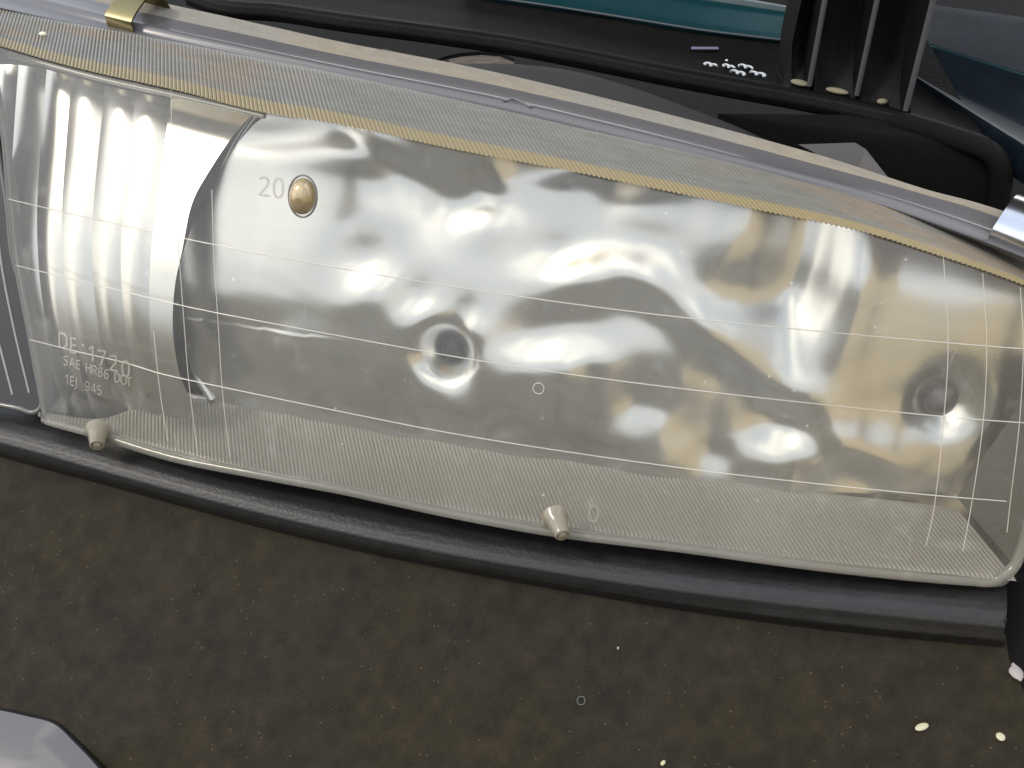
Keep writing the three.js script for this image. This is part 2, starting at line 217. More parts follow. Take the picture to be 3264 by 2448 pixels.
const tanMat = std({ map: rep(mottled(93, [0.53, 0.515, 0.475], 0.12, [0.03, 0.0, -0.05], 0.0006), 4, 4), roughness: 0.85 });
const bottomRibMat = phys({ color: rgb(0.175, 0.166, 0.142), roughness: 0.35, clearcoat: 0.3, clearcoatRoughness: 0.3 });
const clearEdgeMat = phys({ color: rgb(0.22, 0.21, 0.19), roughness: 0.22, transmission: 0.35, clearcoat: 0.5 });
const beadMat = phys({ color: rgb(0.88, 0.86, 0.8), roughness: 0.2, transmission: 0.62, clearcoat: 0.6, clearcoatRoughness: 0.1 });
// haze on old polycarbonate: the share of light that passes, with smears, pits and fine scratches
const hazeTex = (() => {
  const W = 2048, H = 1024, d = new Float32Array(W * H);
  for (let j = 0; j < H; j++) for (let i = 0; i < W; i++) d[j * W + i] = 0.938 + (fbm(i / 170, j / 170, 101, 5) - 0.5) * 0.08 + (hash(i, j, 7) - 0.5) * 0.08 - smooth(0.66, 0.86, fbm(i / 40, j / 40, 131, 5)) * 0.06;
  for (let k = 0; k < 1100; k++) { const x = rnd() * W, y = rnd() * H, r = 0.6 + rnd() * rnd() * rnd() * 3.4, v = 0.06 + rnd() * rnd() * 0.5; for (let q = -4; q <= 4; q++) for (let p = -4; p <= 4; p++) if (p * p + q * q < r * r) { const a = (x | 0) + p, b = (y | 0) + q; if (a >= 0 && b >= 0 && a < W && b < H) d[b * W + a] -= v * 0.6; } }
  for (let k = 0; k < 260; k++) { let x = rnd() * W, y = rnd() * H, an = rnd() * 6.3; const n = 8 + rnd() * 50, v = 0.03 + rnd() * rnd() * 0.16; for (let s = 0; s < n; s++) { x += Math.cos(an); y += Math.sin(an); an += (rnd() - 0.5) * 0.15; const a = x | 0, b = y | 0; if (a >= 0 && b >= 0 && a < W && b < H) d[b * W + a] -= v; } }
  return dataTex(W, H, (x, y, i, j) => { const v = d[j * W + i]; return [v, v, v]; }, false);
})();
const lensMat = phys({ color: rgb(0.93, 0.92, 0.87), roughness: 0.14, transmission: 1, transmissionMap: hazeTex, thickness: 0, ior: 1.45 });

// ---------- the headlight ----------
const lamp = thing('headlight', 'dusty clear headlight with ribbed edges and chromed reflector, set above the black bumper', 'headlight');
{
  const U = new V3(0.98058, 0, 0.19612), Vy = new V3(0, 0.8660254, -0.5), N = U.clone().cross(Vy).normalize(), V = N.clone().cross(U);
  lamp.position.set(0, 0.65, 0); lamp.quaternion.setFromRotationMatrix(new THREE.Matrix4().makeBasis(U, V, N));
}
const edge = byFirst(EDGE), ribTop = byFirst(RIBTOP), rim = byFirst(RIM), ribFront = byFirst(RIBFRONT), ribBack = byFirst(RIBBACK);
const leftList = LEFT.slice().reverse(), leftU = (v) => hermite(leftList.map((q) => q[1]), leftList.map((q) => q[0]), v);
const U1 = 0.2475;
const onLens = (u, v, d = 0) => new V3(u, v, lensW(u) + d);

// front sheet of the lens
const lens = part('lens', grid(220, 90, (s, t) => {
  const ul = leftU(lerp(-0.064, 0.134, t)), u = lerp(ul, U1, s); return onLens(u, lerp(rim(u).y, edge(u).y - 0.0006, t), 0);
}, (s, t, q) => [(q.x + 0.32) / 0.6, (q.y + 0.1) / 0.3]), lensMat, lamp, 'hazy clear front sheet with fine scratches');

// raised lines moulded on the lens
for (const l of BEADS) { const thin = l[0][1] - l[l.length - 1][1] > 0.05; const c = new THREE.CatmullRomCurve3(l.map((q) => onLens(q[0], q[1], 0.0001))); part('moulded_line', new THREE.TubeGeometry(c, 60, thin ? 0.00022 : 0.00031, 6), beadMat, lens); }
{ const c = []; for (let k = 0; k <= 32; k++) c.push(onLens(0.0128 + 0.0026 * Math.cos(k * Math.PI / 16), -0.0004 + 0.0026 * Math.sin(k * Math.PI / 16), 0.0001)); part('moulded_ring', tube(c, 0.00025, 64), beadMat, lens); }

// ribbed top wall running back from the lens edge
const PITCH = 0.00225, scallop = (u) => { const f = u / PITCH - Math.floor(u / PITCH); return Math.sqrt(Math.max(0, 1 - (2 * f - 1) ** 2)); };
const wallBack = (p, target, b) => { let lo = 0, hi = 0.2; for (let k = 0; k < 40; k++) { const m = (lo + hi) / 2, q = p.clone().addScaledVector(b, m); (q.z > target(q.x).z) ? lo = m : hi = m; } return lo; };
const wallRise = (p) => { let lo = 0, hi = 0.2; for (let k = 0; k < 40; k++) { const m = (lo + hi) / 2, q = p.clone().addScaledVector(BACK, m); (q.y < ribTop(q.x).y) ? lo = m : hi = m; } return lo; };
const topCols = []; { const n = Math.round(0.64 / PITCH) * 8; for (let i = 0; i <= n; i++) { const u = -0.315 + i * PITCH / 8, p = edge(u); topCols.push([p, wallRise(p), scallop(u)]); } }
const topWall = (t0, t1, rows, amp, lift = 0) => grid(topCols.length - 1, rows, (s, t, i) => { const [p, T, h] = topCols[i], k = lerp(t0, t1, t), end = smooth(1, 0.93, k); return p.clone().addScaledVector(BACK, T * k).addScaledVector(NT, amp * h * (0.25 + 0.75 * end) + lift); }, (s, t, q) => [(q.x + 0.34) / 0.62, 0.02 + 0.96 * lerp(t0, t1, t)]);
part('lens_top_wall', topWall(0.2, 1, 22, 0.0008), topRibMat, lamp, 'finely ribbed grey top wall with tan dust');
part('yellowed_edge', topWall(-0.02, 0.2, 8, 0.0009), yellowMat, lamp, 'yellowed ribbed front edge of the lens top');

// flange and housing rim behind the ribs
const cs = [RIBTOP, RIDGE, CRACK, OUTER].map(byIndex), off = (c, k, b = 0) => (s) => c(s).addScaledVector(NT, k).addScaledVector(BACK, b);
const mix = (a, b, f, k) => (s) => a(s).lerp(b(s), f).addScaledVector(NT, k);
part('lens_flange', loft([off(cs[0], 0.0003), mix(cs[0], cs[1], 0.25, -0.002), mix(cs[0], cs[1], 0.75, -0.0022), mix(cs[0], cs[1], 0.95, 0.0002), mix(cs[1], cs[2], 0.1, 0.0012), mix(cs[1], cs[2], 0.3, 0.0006), mix(cs[1], cs[2], 0.7, 0.0009), mix(cs[1], cs[2], 0.88, 0.0016), mix(cs[1], cs[2], 0.97, 0.0006), mix(cs[1], cs[2], 0.99, -0.003)], 140, 2), flangeMat, lamp, 'smooth grey flange with a bright ridge');
part('housing_rim', loft([mix(cs[2], cs[3], 0.0, -0.003), mix(cs[2], cs[3], 0.03, 0.0004), mix(cs[2], cs[3], 0.12, 0.0012), mix(cs[2], cs[3], 0.9, 0.0012), mix(cs[2], cs[3], 1, 0.0002), off(cs[3], -0.025, 0.002)], 140, 2, (s, t) => [s * 0.6, t * 0.12]), tanMat, lamp, 'dusty tan plastic rim');
// small wave in the flange ridge
{ const c = byIndex(RIDGE), pts = []; for (let k = 0; k <= 24; k++) { const f = k / 24, s = 0.488 + f * 0.026; pts.push(c(s).addScaledVector(BACK, 0.0055 * Math.sin(Math.PI * f) ** 2).addScaledVector(NT, 0.0012)); } part('flange_notch', tube(pts, 0.0006, 40), flangeMat, lamp); }

// ribbed bottom wall seen through the lens
const BOTN = new V3(0.0097, 0.8726, 0.4883);
const botCols = []; { const n = Math.round(0.515 / PITCH) * 8; for (let i = 0; i <= n; i++) { const u = -0.268 + i * PITCH / 8, p = ribFront(u); botCols.push([p, Math.min(0.085, wallBack(p, ribBack, BACK)), scallop(u)]); } }
part('lens_bottom_wall', grid(botCols.length - 1, 26, (s, t, i) => { const [p, T, h] = botCols[i]; return p.clone().addScaledVector(BACK, T * t * 1.02).addScaledVector(BOTN, 0.0010 * h * smooth(0, 0.04, t) * smooth(1, 0.9, t)); }), bottomRibMat, lamp, 'ribbed beige bottom wall behind the lens');
part('lens_bottom_rim', (() => { const pts = []; for (let k = 0; k <= 60; k++) { const u = lerp(-0.266, 0.236, k / 60), q = rim(u); pts.push(new V3(u, q.y + 0.0012, lensW(u) - 0.0032)); } for (const [u, v] of [[0.2415, -0.0672], [0.2455, -0.062], [0.2472, -0.054], [0.248, -0.03], [0.249, 0.02], [0.25, 0.07]]) pts.push(onLens(u, v + 0.0008, -0.003)); return tube(pts, 0.0026, 200, 12); })(), clearEdgeMat, lamp, 'rounded clear lower rim');
part('lens_rim_web', grid(120, 3, (s, t) => { const u = lerp(-0.266, 0.244, s), a = rim(u), b = ribFront(u); return new V3(u, a.y + 0.001, lensW(u) - 0.003).lerp(new V3(u, b.y, b.z), t); }), bottomRibMat, lamp);
part('lens_side_wall', grid(60, 10, (s, t) => { const v = lerp(0.134, -0.062, s), u = leftU(v); return onLens(u, v, 0).addScaledVector(new V3(-0.62, 0.28, -0.74), t * 0.03); }), std({ color: rgb(0.12, 0.11, 0.11), roughness: 0.4 }), lamp);
{ const pts = []; for (let k = 0; k <= 30; k++) { const v = lerp(0.13, -0.06, k / 30); pts.push(onLens(leftU(v), v, -0.0006)); } part('lens_side_edge', tube(pts, 0.0012, 80), clearEdgeMat, lamp); }

part('lens_side_wall', grid(160, 12, (s, t, i) => { const v = lerp(-0.062, 0.05, s), T = lerp(0.046, 0.002, s); return onLens(0.2465, v, -0.003).addScaledVector(BACK, T * t).add(new V3(-0.0006 * (i % 2) * smooth(1, 0.5, t), 0, 0)); }), std({ color: rgb(0.05, 0.047, 0.038), roughness: 0.45 }), lamp, 'dark ribbed inner end wall');
// aiming pegs
const fwd = BACK.clone().negate();
const pegGeo = new THREE.LatheGeometry([[0, 0.0125], [0.0019, 0.0125], [0.0021, 0.0112], [0.0027, 0.0112], [0.003, 0.0122], [0.0038, 0.0112], [0.0047, 0.006], [0.0053, 0.0022], [0.0062, 0.0018], [0.0066, -0.002]].map((q) => new THREE.Vector2(...q)), 32);
const pegMat = phys({ color: rgb(0.42, 0.38, 0.28), roughness: 0.2, transmission: 0.55, clearcoat: 0.7 });
for (const [u, v, sc] of [[-0.2265, -0.0605, 1], [0.0275, -0.063, 1]]) { const m = part('aiming_peg', pegGeo, pegMat, lens); m.position.copy(onLens(u, v)); m.quaternion.setFromUnitVectors(new V3(0, 1, 0), fwd); m.scale.setScalar(sc); }
{ const g = new THREE.LatheGeometry([[0, 0.006], [0.003, 0.0054], [0.0052, 0.0036], [0.0064, 0.0008], [0.0066, -0.001]].map((q) => new THREE.Vector2(...q)), 32);
  const m = part('aiming_peg', g, phys({ color: rgb(0.42, 0.33, 0.18), roughness: 0.25, metalness: 0.4, clearcoat: 0.8 }), lens, 'amber tinted domed peg'); m.position.copy(onLens(-0.1105, 0.0765)); m.quaternion.setFromUnitVectors(new V3(0, 1, 0), new V3(0.1, -0.1, 0.99).normalize()); m.scale.set(0.98, 1, 1.32);
  const c = []; for (let k = 0; k <= 32; k++) c.push(onLens(-0.1102 + 0.0073 * Math.cos(k * Math.PI / 16), 0.0767 + 0.0098 * Math.sin(k * Math.PI / 16), 0.0002)); part('moulded_ring', tube(c, 0.0005, 64), clearEdgeMat, lens); }

// moulded lettering
const font = await new FontLoader().loadAsync('fonts/droid/droid_sans_regular.typeface.json');
const letterMat = phys({ color: rgb(0.8, 0.79, 0.74), roughness: 0.15, transmission: 0.82, clearcoat: 0.6 });
function letters(text, u, v, size, slope = -0.05, space = 0, mat = letterMat) {
  const g = []; let x = 0;
  for (const ch of text) { if (ch !== ' ') g.push(new TextGeometry(ch, { font, size, depth: 0.0003, curveSegments: 4 }).translate(x, x * slope, 0)); x += size * (ch === ' ' ? 0.45 : ch === '1' || ch === 'I' ? 0.62 : 0.78) + space; }
  const m = part('lettering', mergeGeometries(g), mat, lens); m.position.copy(onLens(u, v, 0.0001)); m.rotation.y = Math.atan(2 * LENSK * u); return m;
}
letters('DE 1720', -0.2535, -0.0185, 0.0088, -0.2, 0.001);
letters('SAE HR86 DOT', -0.2495, -0.0275, 0.0052, -0.11, 0.0001);
letters('1EJ 945', -0.2487, -0.0378, 0.0052, -0.11);
letters('20', -0.134, 0.0745, 0.0095, 0, 0.0);
letters('0', 0.0425, -0.0625, 0.0085);

// chromed reflector behind the lens
const arcU = (v) => hermite(ARC.slice().reverse().map((q) => q[1]), ARC.slice().reverse().map((q) => q[0]), clamp(v, -0.0445, 0.1201));
function bowlW(u, v) {
  let w = -0.05 - 0.2 * u * u;
  const n = 24, h = (v + 0.06) / n;                        // relief: the upward lean of the mirror, summed from its foot
  for (let k = 0; k < n; k++) w -= leanAt(u, -0.06 + (k + 0.5) * h) * h;
  for (const [a, b, su, sv, tu, tv] of SPOT_DENTS) { const x = (u - a) / su, y = (v - b) / sv, e = x * x + y * y; if (e < 14) w -= Math.exp(-e / 2) * (tu * (u - a) + tv * (v - b)); }
  for (const [a, b, c, d, lean, wide] of BAND_CREASES) { const L = Math.hypot(c - a, d - b), x = ((u - a) * (c - a) + (v - b) * (d - b)) / L, y = (-(u - a) * (d - b) + (v - b) * (c - a)) / L, k = smooth(-0.01, 0.02, x) * smooth(L + 0.01, L - 0.02, x); w -= lean * k * y * Math.exp(-y * y / (2 * wide * wide)); }
  const du = u + 0.042, dv = v - 0.003, q = Math.hypot(du, dv), an = Math.atan2(dv, du);   // added waves put streaks and patches into the reflection
  w += 0.0006 * smooth(0.035, 0.09, q) * (fbm(an * 6 + 40, q * 8, 171, 2) - 0.5) + 0.0034 * smooth(0.03, 0, v) * (fbm(u * 42 + 20, v * 42 + 20, 181, 2) - 0.5);
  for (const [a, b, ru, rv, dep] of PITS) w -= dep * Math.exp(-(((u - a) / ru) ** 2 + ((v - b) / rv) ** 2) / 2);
  return w;
}
const reflector = part('reflector', grid(420, 190, (s, t) => { const v0 = lerp(-0.062, 0.126, t), u = lerp(arcU(v0), 0.3, s), v = lerp(-0.062, Math.min(0.126, edge(Math.min(u, 0.24)).y + 0.002), t); return new V3(u, v, bowlW(u, v) - facet(u)); }), chromeMat, lamp, 'chromed bowl mirroring sky and walls');
part('reflector_edge', tube(LOWARC.map(P), 0.0016, 60, 8), chromeMat, lamp);
part('reflector_edge', tube(ARC.map((q) => new V3(q[0], q[1], -0.052)), 0.0022, 90, 10), chromeMat, lamp);
{ // fluted side mirror: one part for each flute
  const ft = FLUTE_T, fb = FLUTE_B, fall = (t, k) => { const q = Math.max(0, t - k); return 0.36 * t - 0.06 * t * t - 0.45 * q * q; }, drop = (t) => 0.18 * fall(t, 0.3);
  for (let k = 0; k < 6; k++) part('flute', grid(28, 60, (a, t) => {
    const l = P(ft[k]).lerp(P(fb[k]), t), r = P(ft[k + 1]).lerp(P(fb[k + 1]), t), q = l.lerp(r, a); q.z += drop(t) + 0.0017 * Math.sin(Math.PI * a) - 0.0028 * (a - 0.5) * FLUTE_SIGN[k]; return q; }), chromeMat, reflector);
  part('side_panel', grid(40, 70, (a, t) => { const l = P(ft[6]).lerp(P(fb[6]), t), v = lerp(0.118, -0.05, t), ru = arcU(v) + 0.009 * smooth(0.25, 0.5, t); const u = lerp(l.x, ru, a); return new V3(u, v, l.z + 0.18 * fall(t, 0.4) + 0.05 * (u - l.x)); }), chromeMat, reflector);
  const c = new THREE.CatmullRomCurve3(LEDGE.map(P)); part('reflector_ledge', new THREE.TubeGeometry(c, 80, 0.0016, 8), std({ color: rgb(0.8, 0.78, 0.7), roughness: 0.3, metalness: 0.6 }), reflector);
}
for (const [a, b, ru, rv] of PITS) { // dark inserts in the wells, put in for two dim blurs
  const m = part('dark_insert', new THREE.SphereGeometry(1, 28, 18), std({ color: rgb(0.03, 0.028, 0.035), roughness: 0.5 }), reflector, 'dark insert put in for a dim blur in the bowl'); m.position.set(a, b, bowlW(a, b) - facet(a)); m.scale.set(ru * 0.85, rv * 0.85, 0.008);
}
// housing behind the rim
part('housing', loft([off(byIndex([OUTER[9], OUTER[11], OUTER[12], OUTER[14], OUTER[15], OUTER[16], OUTER[17], OUTER[19]]), -0.004), byIndex(DOME.slice(1)), off(byIndex(DOME.slice(1)), -0.03, 0.006)], 60, 6), phys({ specularIntensity: 0.4, color: rgb(0.02, 0.019, 0.019), roughness: 0.65 }), lamp, 'charcoal moulded housing behind the rim');
{ // angular lug behind the rim
  const t = TAB.map(P), dn = (p, k) => p.clone().addScaledVector(NT, -k), tri = (a) => { const g = new THREE.BufferGeometry().setFromPoints(a); g.computeVertexNormals(); return g; };
  const A = t[0], B = t[1], Cc = t[2], D = t[3], E0 = t[4], F = t[5], G = t[6], A2 = dn(A, 0.02), E2 = dn(E0, 0.012);
  const quad = (a, b, c, d) => [a, b, c, a, c, d];
  part('housing_lug', tri([...quad(A, B, F, E0), ...quad(E0, F, dn(G, 0.02), dn(P(OUTER[20]), 0.03)), ...quad(F, B, Cc, Cc), ...quad(F, Cc, dn(D, 0.012), dn(G, 0.02))]), std({ color: rgb(0.075, 0.07, 0.066), roughness: 0.7 }), lamp, 'grey angular lug');
}
// spring clips over the flange
function clip(s, width, mat, label, arch) {
  const c = byIndex(RIDGE), p0 = c(s), tan = c(s + 0.01).sub(c(s - 0.01)).normalize(), bk = BACK.clone().addScaledVector(tan, -BACK.dot(tan)).normalize();
  const prof = arch.map((q) => new THREE.Vector2(...q)), sh = new THREE.SplineCurve(prof).getPoints(40);
  const g = grid(40, 12, (a, t) => { const i = Math.min(40, Math.round(a * 40)), q = sh[i]; return p0.clone().addScaledVector(tan, (t - 0.5) * width).addScaledVector(bk, q.x).addScaledVector(NT, q.y); });
  const back = grid(40, 1, (a, t) => { const i = Math.min(40, Math.round(a * 40)), q = sh[i]; return p0.clone().addScaledVector(tan, (t - 0.5) * width).addScaledVector(bk, q.x + 0.0006).addScaledVector(NT, q.y - 0.0008); });
  return part('spring_clip', mergeGeometries([g, back]), mat, lamp, label);
}
clip(CLIP1, 0.017, std({ color: rgb(0.24, 0.21, 0.11), metalness: 1, roughness: 0.36 }), 'olive gold spring clip', [[-0.004, -0.0025], [-0.0046, 0.002], [-0.0042, 0.0045], [0.003, 0.009], [0.013, 0.0125], [0.023, 0.01], [0.03, 0.002], [0.031, -0.01]]);
clip(CLIP2, 0.026, std({ color: rgb(0.75, 0.74, 0.74), metalness: 1, roughness: 0.2 }), 'bright steel spring clip', [[-0.004, -0.0015], [-0.0042, 0.004], [-0.002, 0.0075], [0.008, 0.0125], [0.018, 0.0135], [0.03, 0.01], [0.036, 0.001], [0.038, -0.01]]);

// ---------- corner lamp beside the headlight ----------
{
  const t = thing('corner_lamp', 'clear corner lamp with rounded lower end beside the headlight', 'lamp'); t.position.copy(lamp.position); t.quaternion.copy(lamp.quaternion);
  const sh = new THREE.Shape(); sh.moveTo(-0.36, 0.15);
  for (const q of [[-0.306, 0.15], [-0.3, 0.12], [-0.294, 0.085], [-0.2889, 0.0522], [-0.2865, 0.0271], [-0.2806, 0.0059], [-0.2758, -0.0189], [-0.272, -0.041], [-0.27, -0.0509], [-0.2705, -0.0574], [-0.2759, -0.0619], [-0.286, -0.0603], [-0.36, -0.058]]) sh.lineTo(...q);
  part('lamp_body', new THREE.ExtrudeGeometry(sh, { depth: 0.006, bevelEnabled: true, bevelSize: 0.0012, bevelThickness: 0.0015, bevelSegments: 3 }).translate(0, 0, -0.04), phys({ color: rgb(0.05, 0.048, 0.05), roughness: 0.45, clearcoat: 0.15, clearcoatRoughness: 0.4 }), t);
  part('lens_border', tube([[-0.3062, 0.15], [-0.3003, 0.12], [-0.2942, 0.085], [-0.2892, 0.0522], [-0.287, 0.0271], [-0.2812, 0.0059], [-0.2764, -0.0189], [-0.2706, -0.0509], [-0.2715, -0.0574], [-0.2762, -0.0608], [-0.286, -0.0596], [-0.33, -0.0585]].map((q) => new V3(q[0], q[1], -0.0325)), 0.0014, 120, 8), clearEdgeMat, t);
  part('moulded_line', tube([[-0.2965, 0.05], [-0.2935, 0.02], [-0.2868, -0.015], [-0.2785, -0.0495]].map((q) => new V3(q[0], q[1], -0.0325)), 0.0007, 60), beadMat, t);
  part('moulded_line', tube([[-0.3, -0.01], [-0.2935, -0.035], [-0.289, -0.052]].map((q) => new V3(q[0], q[1], -0.0325)), 0.0007, 60), beadMat, t);
}

// ---------- bumper ----------
{
  const t = thing('bumper', 'matt black plastic bumper with a stepped upper ledge', 'bumper');
  const a = byIndex(SHELF), r = byIndex(RIDGEB), s = byIndex(STEPB), sh = (c, dx, dy, dz) => (k) => c(k).add(new V3(dx, dy, dz));
  part('upper_ledge', loft([sh(a, -0.02, -0.03, -0.075), sh(a, 0, -0.0005, -0.008), sh(a, 0, 0, 0), (k) => a(k).lerp(r(k), 0.5).add(new V3(0, 0.0008, 0)), (k) => a(k).lerp(r(k), 0.75).add(new V3(0, 0.0004, 0)), (k) => a(k).lerp(r(k), 0.92).add(new V3(0, -0.0008, 0)), sh(r, 0, -0.003, 0.001), sh(r, 0, -0.0065, 0.0022), (k) => r(k).lerp(s(k), 0.45).add(new V3(0, 0, 0.001)), (k) => r(k).lerp(s(k), 0.75).add(new V3(0, 0, -0.003)), (k) => s(k).add(new V3(0, -0.003, -0.007))], 90, 4, (k, m, q) => [q.x, q.z - q.y]), ledgeMat, t);
  { const e = [sh(a, -0.02, -0.03, -0.075)(1), a(1), r(1), r(1).add(new V3(0.0006, -0.009, 0.0025)), s(1).add(new V3(0, -0.003, -0.007)), a(1).add(new V3(-0.02, -0.035, -0.05))]; const g = []; for (let i = 1; i < e.length - 1; i++) g.push(e[0], e[i], e[i + 1]); const bg = new THREE.BufferGeometry().setFromPoints(g); bg.computeVertexNormals(); part('ledge_end', bg, ledgeMat, t); }
  const fx = STEPB.map((q) => q[0]), fz = STEPB.map((q) => q[2]);
  const faceY = (x, z) => 0.548 - 0.62 * (z - hermite(fx, fz, x));
  const cutX = (d) => 0.2385 + d * 0.4 + d * d * 2;
  part('bumper_face', grid(160, 80, (k, m) => { const d = -0.011 + m * 0.205, x = lerp(-0.42, cutX(Math.max(0, d)), k), z = hermite(fx, fz, x) + d; const roll = Math.max(0, d - 0.1); return new V3(x, faceY(x, z) - roll * roll * 9 + 0.0008 * (fbm(x * 30, z * 30, 61, 2) - 0.5), z); }, (k, m, q) => [q.x, q.z * 1.2]), bumperMat, t);
  part('bumper_skirt', grid(60, 12, (k, m) => { const x = lerp(-0.42, 0.335, k), z = hermite(fx, fz, x) + 0.194; return new V3(x, faceY(x, z) - 0.08 - m * 0.17, z + 0.004 + Math.sin(m * 2) * 0.02); }, (k, m, q) => [q.x, q.y]), bumperMat, t);
  // silver panel let into the bumper
  const c = FSILVER.map(P), f = thing('fog_lamp', 'glossy silver grey curved panel set into the bumper below the corner lamp', 'panel');
  const inner = c.map((p) => p.clone().add(new V3(-0.04, -0.03, 0.06)));
  const top = byIndex(c.map((p) => [p.x, p.y + 0.0015, p.z])), low = byIndex(inner.map((p) => [p.x, p.y, p.z]));
  part('panel_skin', grid(60, 16, (k, m) => { const a0 = top(k), b0 = low(k); return a0.lerp(b0, m).add(new V3(0, 0.012 * Math.sin(m * 2.4), 0)); }), phys({ color: rgb(0.095, 0.09, 0.085), roughness: 0.4, metalness: 0.1, clearcoat: 1, clearcoatRoughness: 0.05 }), f);
  part('panel_shadow_line', tube(c.map((p) => p.clone().add(new V3(0, 0.0006, 0))), 0.0011, 80, 8), pitchMat, f);  // dark tube painting the shadow line along the panel edge
  // small things lying on the bumper
  const seedGeo = new THREE.SphereGeometry(1, 20, 12), seedMat = std({ color: rgb(0.5, 0.47, 0.31), roughness: 0.6 });
  const seedAt = (i, sx, sz, rot, label, mat = seedMat) => { const q = FSEEDS[i], m = single('seed', seedGeo, mat, label, 'seed', 'pale bits lying on the bumper'); m.position.set(q[0], faceY(q[0], q[2]) + 0.0008, q[2]); m.scale.set(sx, 0.001, sz); m.rotation.y = rot; };
  seedAt(0, 0.0037, 0.0017, 0.35, 'larger oval cream seed lying on the black bumper');
  seedAt(1, 0.0021, 0.0021, 0, 'round cream seed on the bumper near its end');
  seedAt(2, 0.0016, 0.001, 0.8, 'tiny cream seed on the lower bumper face');
  seedAt(5, 0.0006, 0.0005, 0.8, 'pinhead sized pale crumb just below the bumper step');
  { const q = FSEEDS[3], g = new THREE.IcosahedronGeometry(0.0042, 1), p = g.attributes.position; for (let i = 0; i < p.count; i++) { const k = 0.7 + 0.6 * hash(Math.round(p.getX(i) * 2e4), Math.round(p.getY(i) * 2e4), 3); p.setXYZ(i, p.getX(i) * 0.7 * k, p.getY(i) * 0.35, p.getZ(i) * 1.25 * k); } g.computeVertexNormals();
    const m = single('paint_flake', g, std({ color: rgb(0.34, 0.31, 0.3), roughness: 0.8 }), 'pale ragged flake at the end of the bumper', 'flake'); m.position.set(q[0] - 0.001, faceY(q[0], q[2]) + 0.001, q[2]); }
  { const c2 = []; const q = FSEEDS[4]; for (let k = 0; k <= 20; k++) { const x = q[0] + 0.0019 * Math.cos(k * 0.314), z = q[2] + 0.0017 * Math.sin(k * 0.314); c2.push(new V3(x, faceY(x, z) + 0.0006, z)); } part('water_mark', tube(c2, 0.00018, 40), std({ color: rgb(0.16, 0.17, 0.17), roughness: 0.7 }), t); }
}
single('seed', new THREE.SphereGeometry(1, 16, 10).scale(0.002, 0.0012, 0.0013), std({ color: rgb(0.8, 0.77, 0.55), roughness: 0.6 }), 'cream seed lying on the dusty ribbed top of the headlight', 'seed').position.copy(new V3(-0.276, 0.1445, -0.0455).applyQuaternion(lamp.quaternion).add(lamp.position));

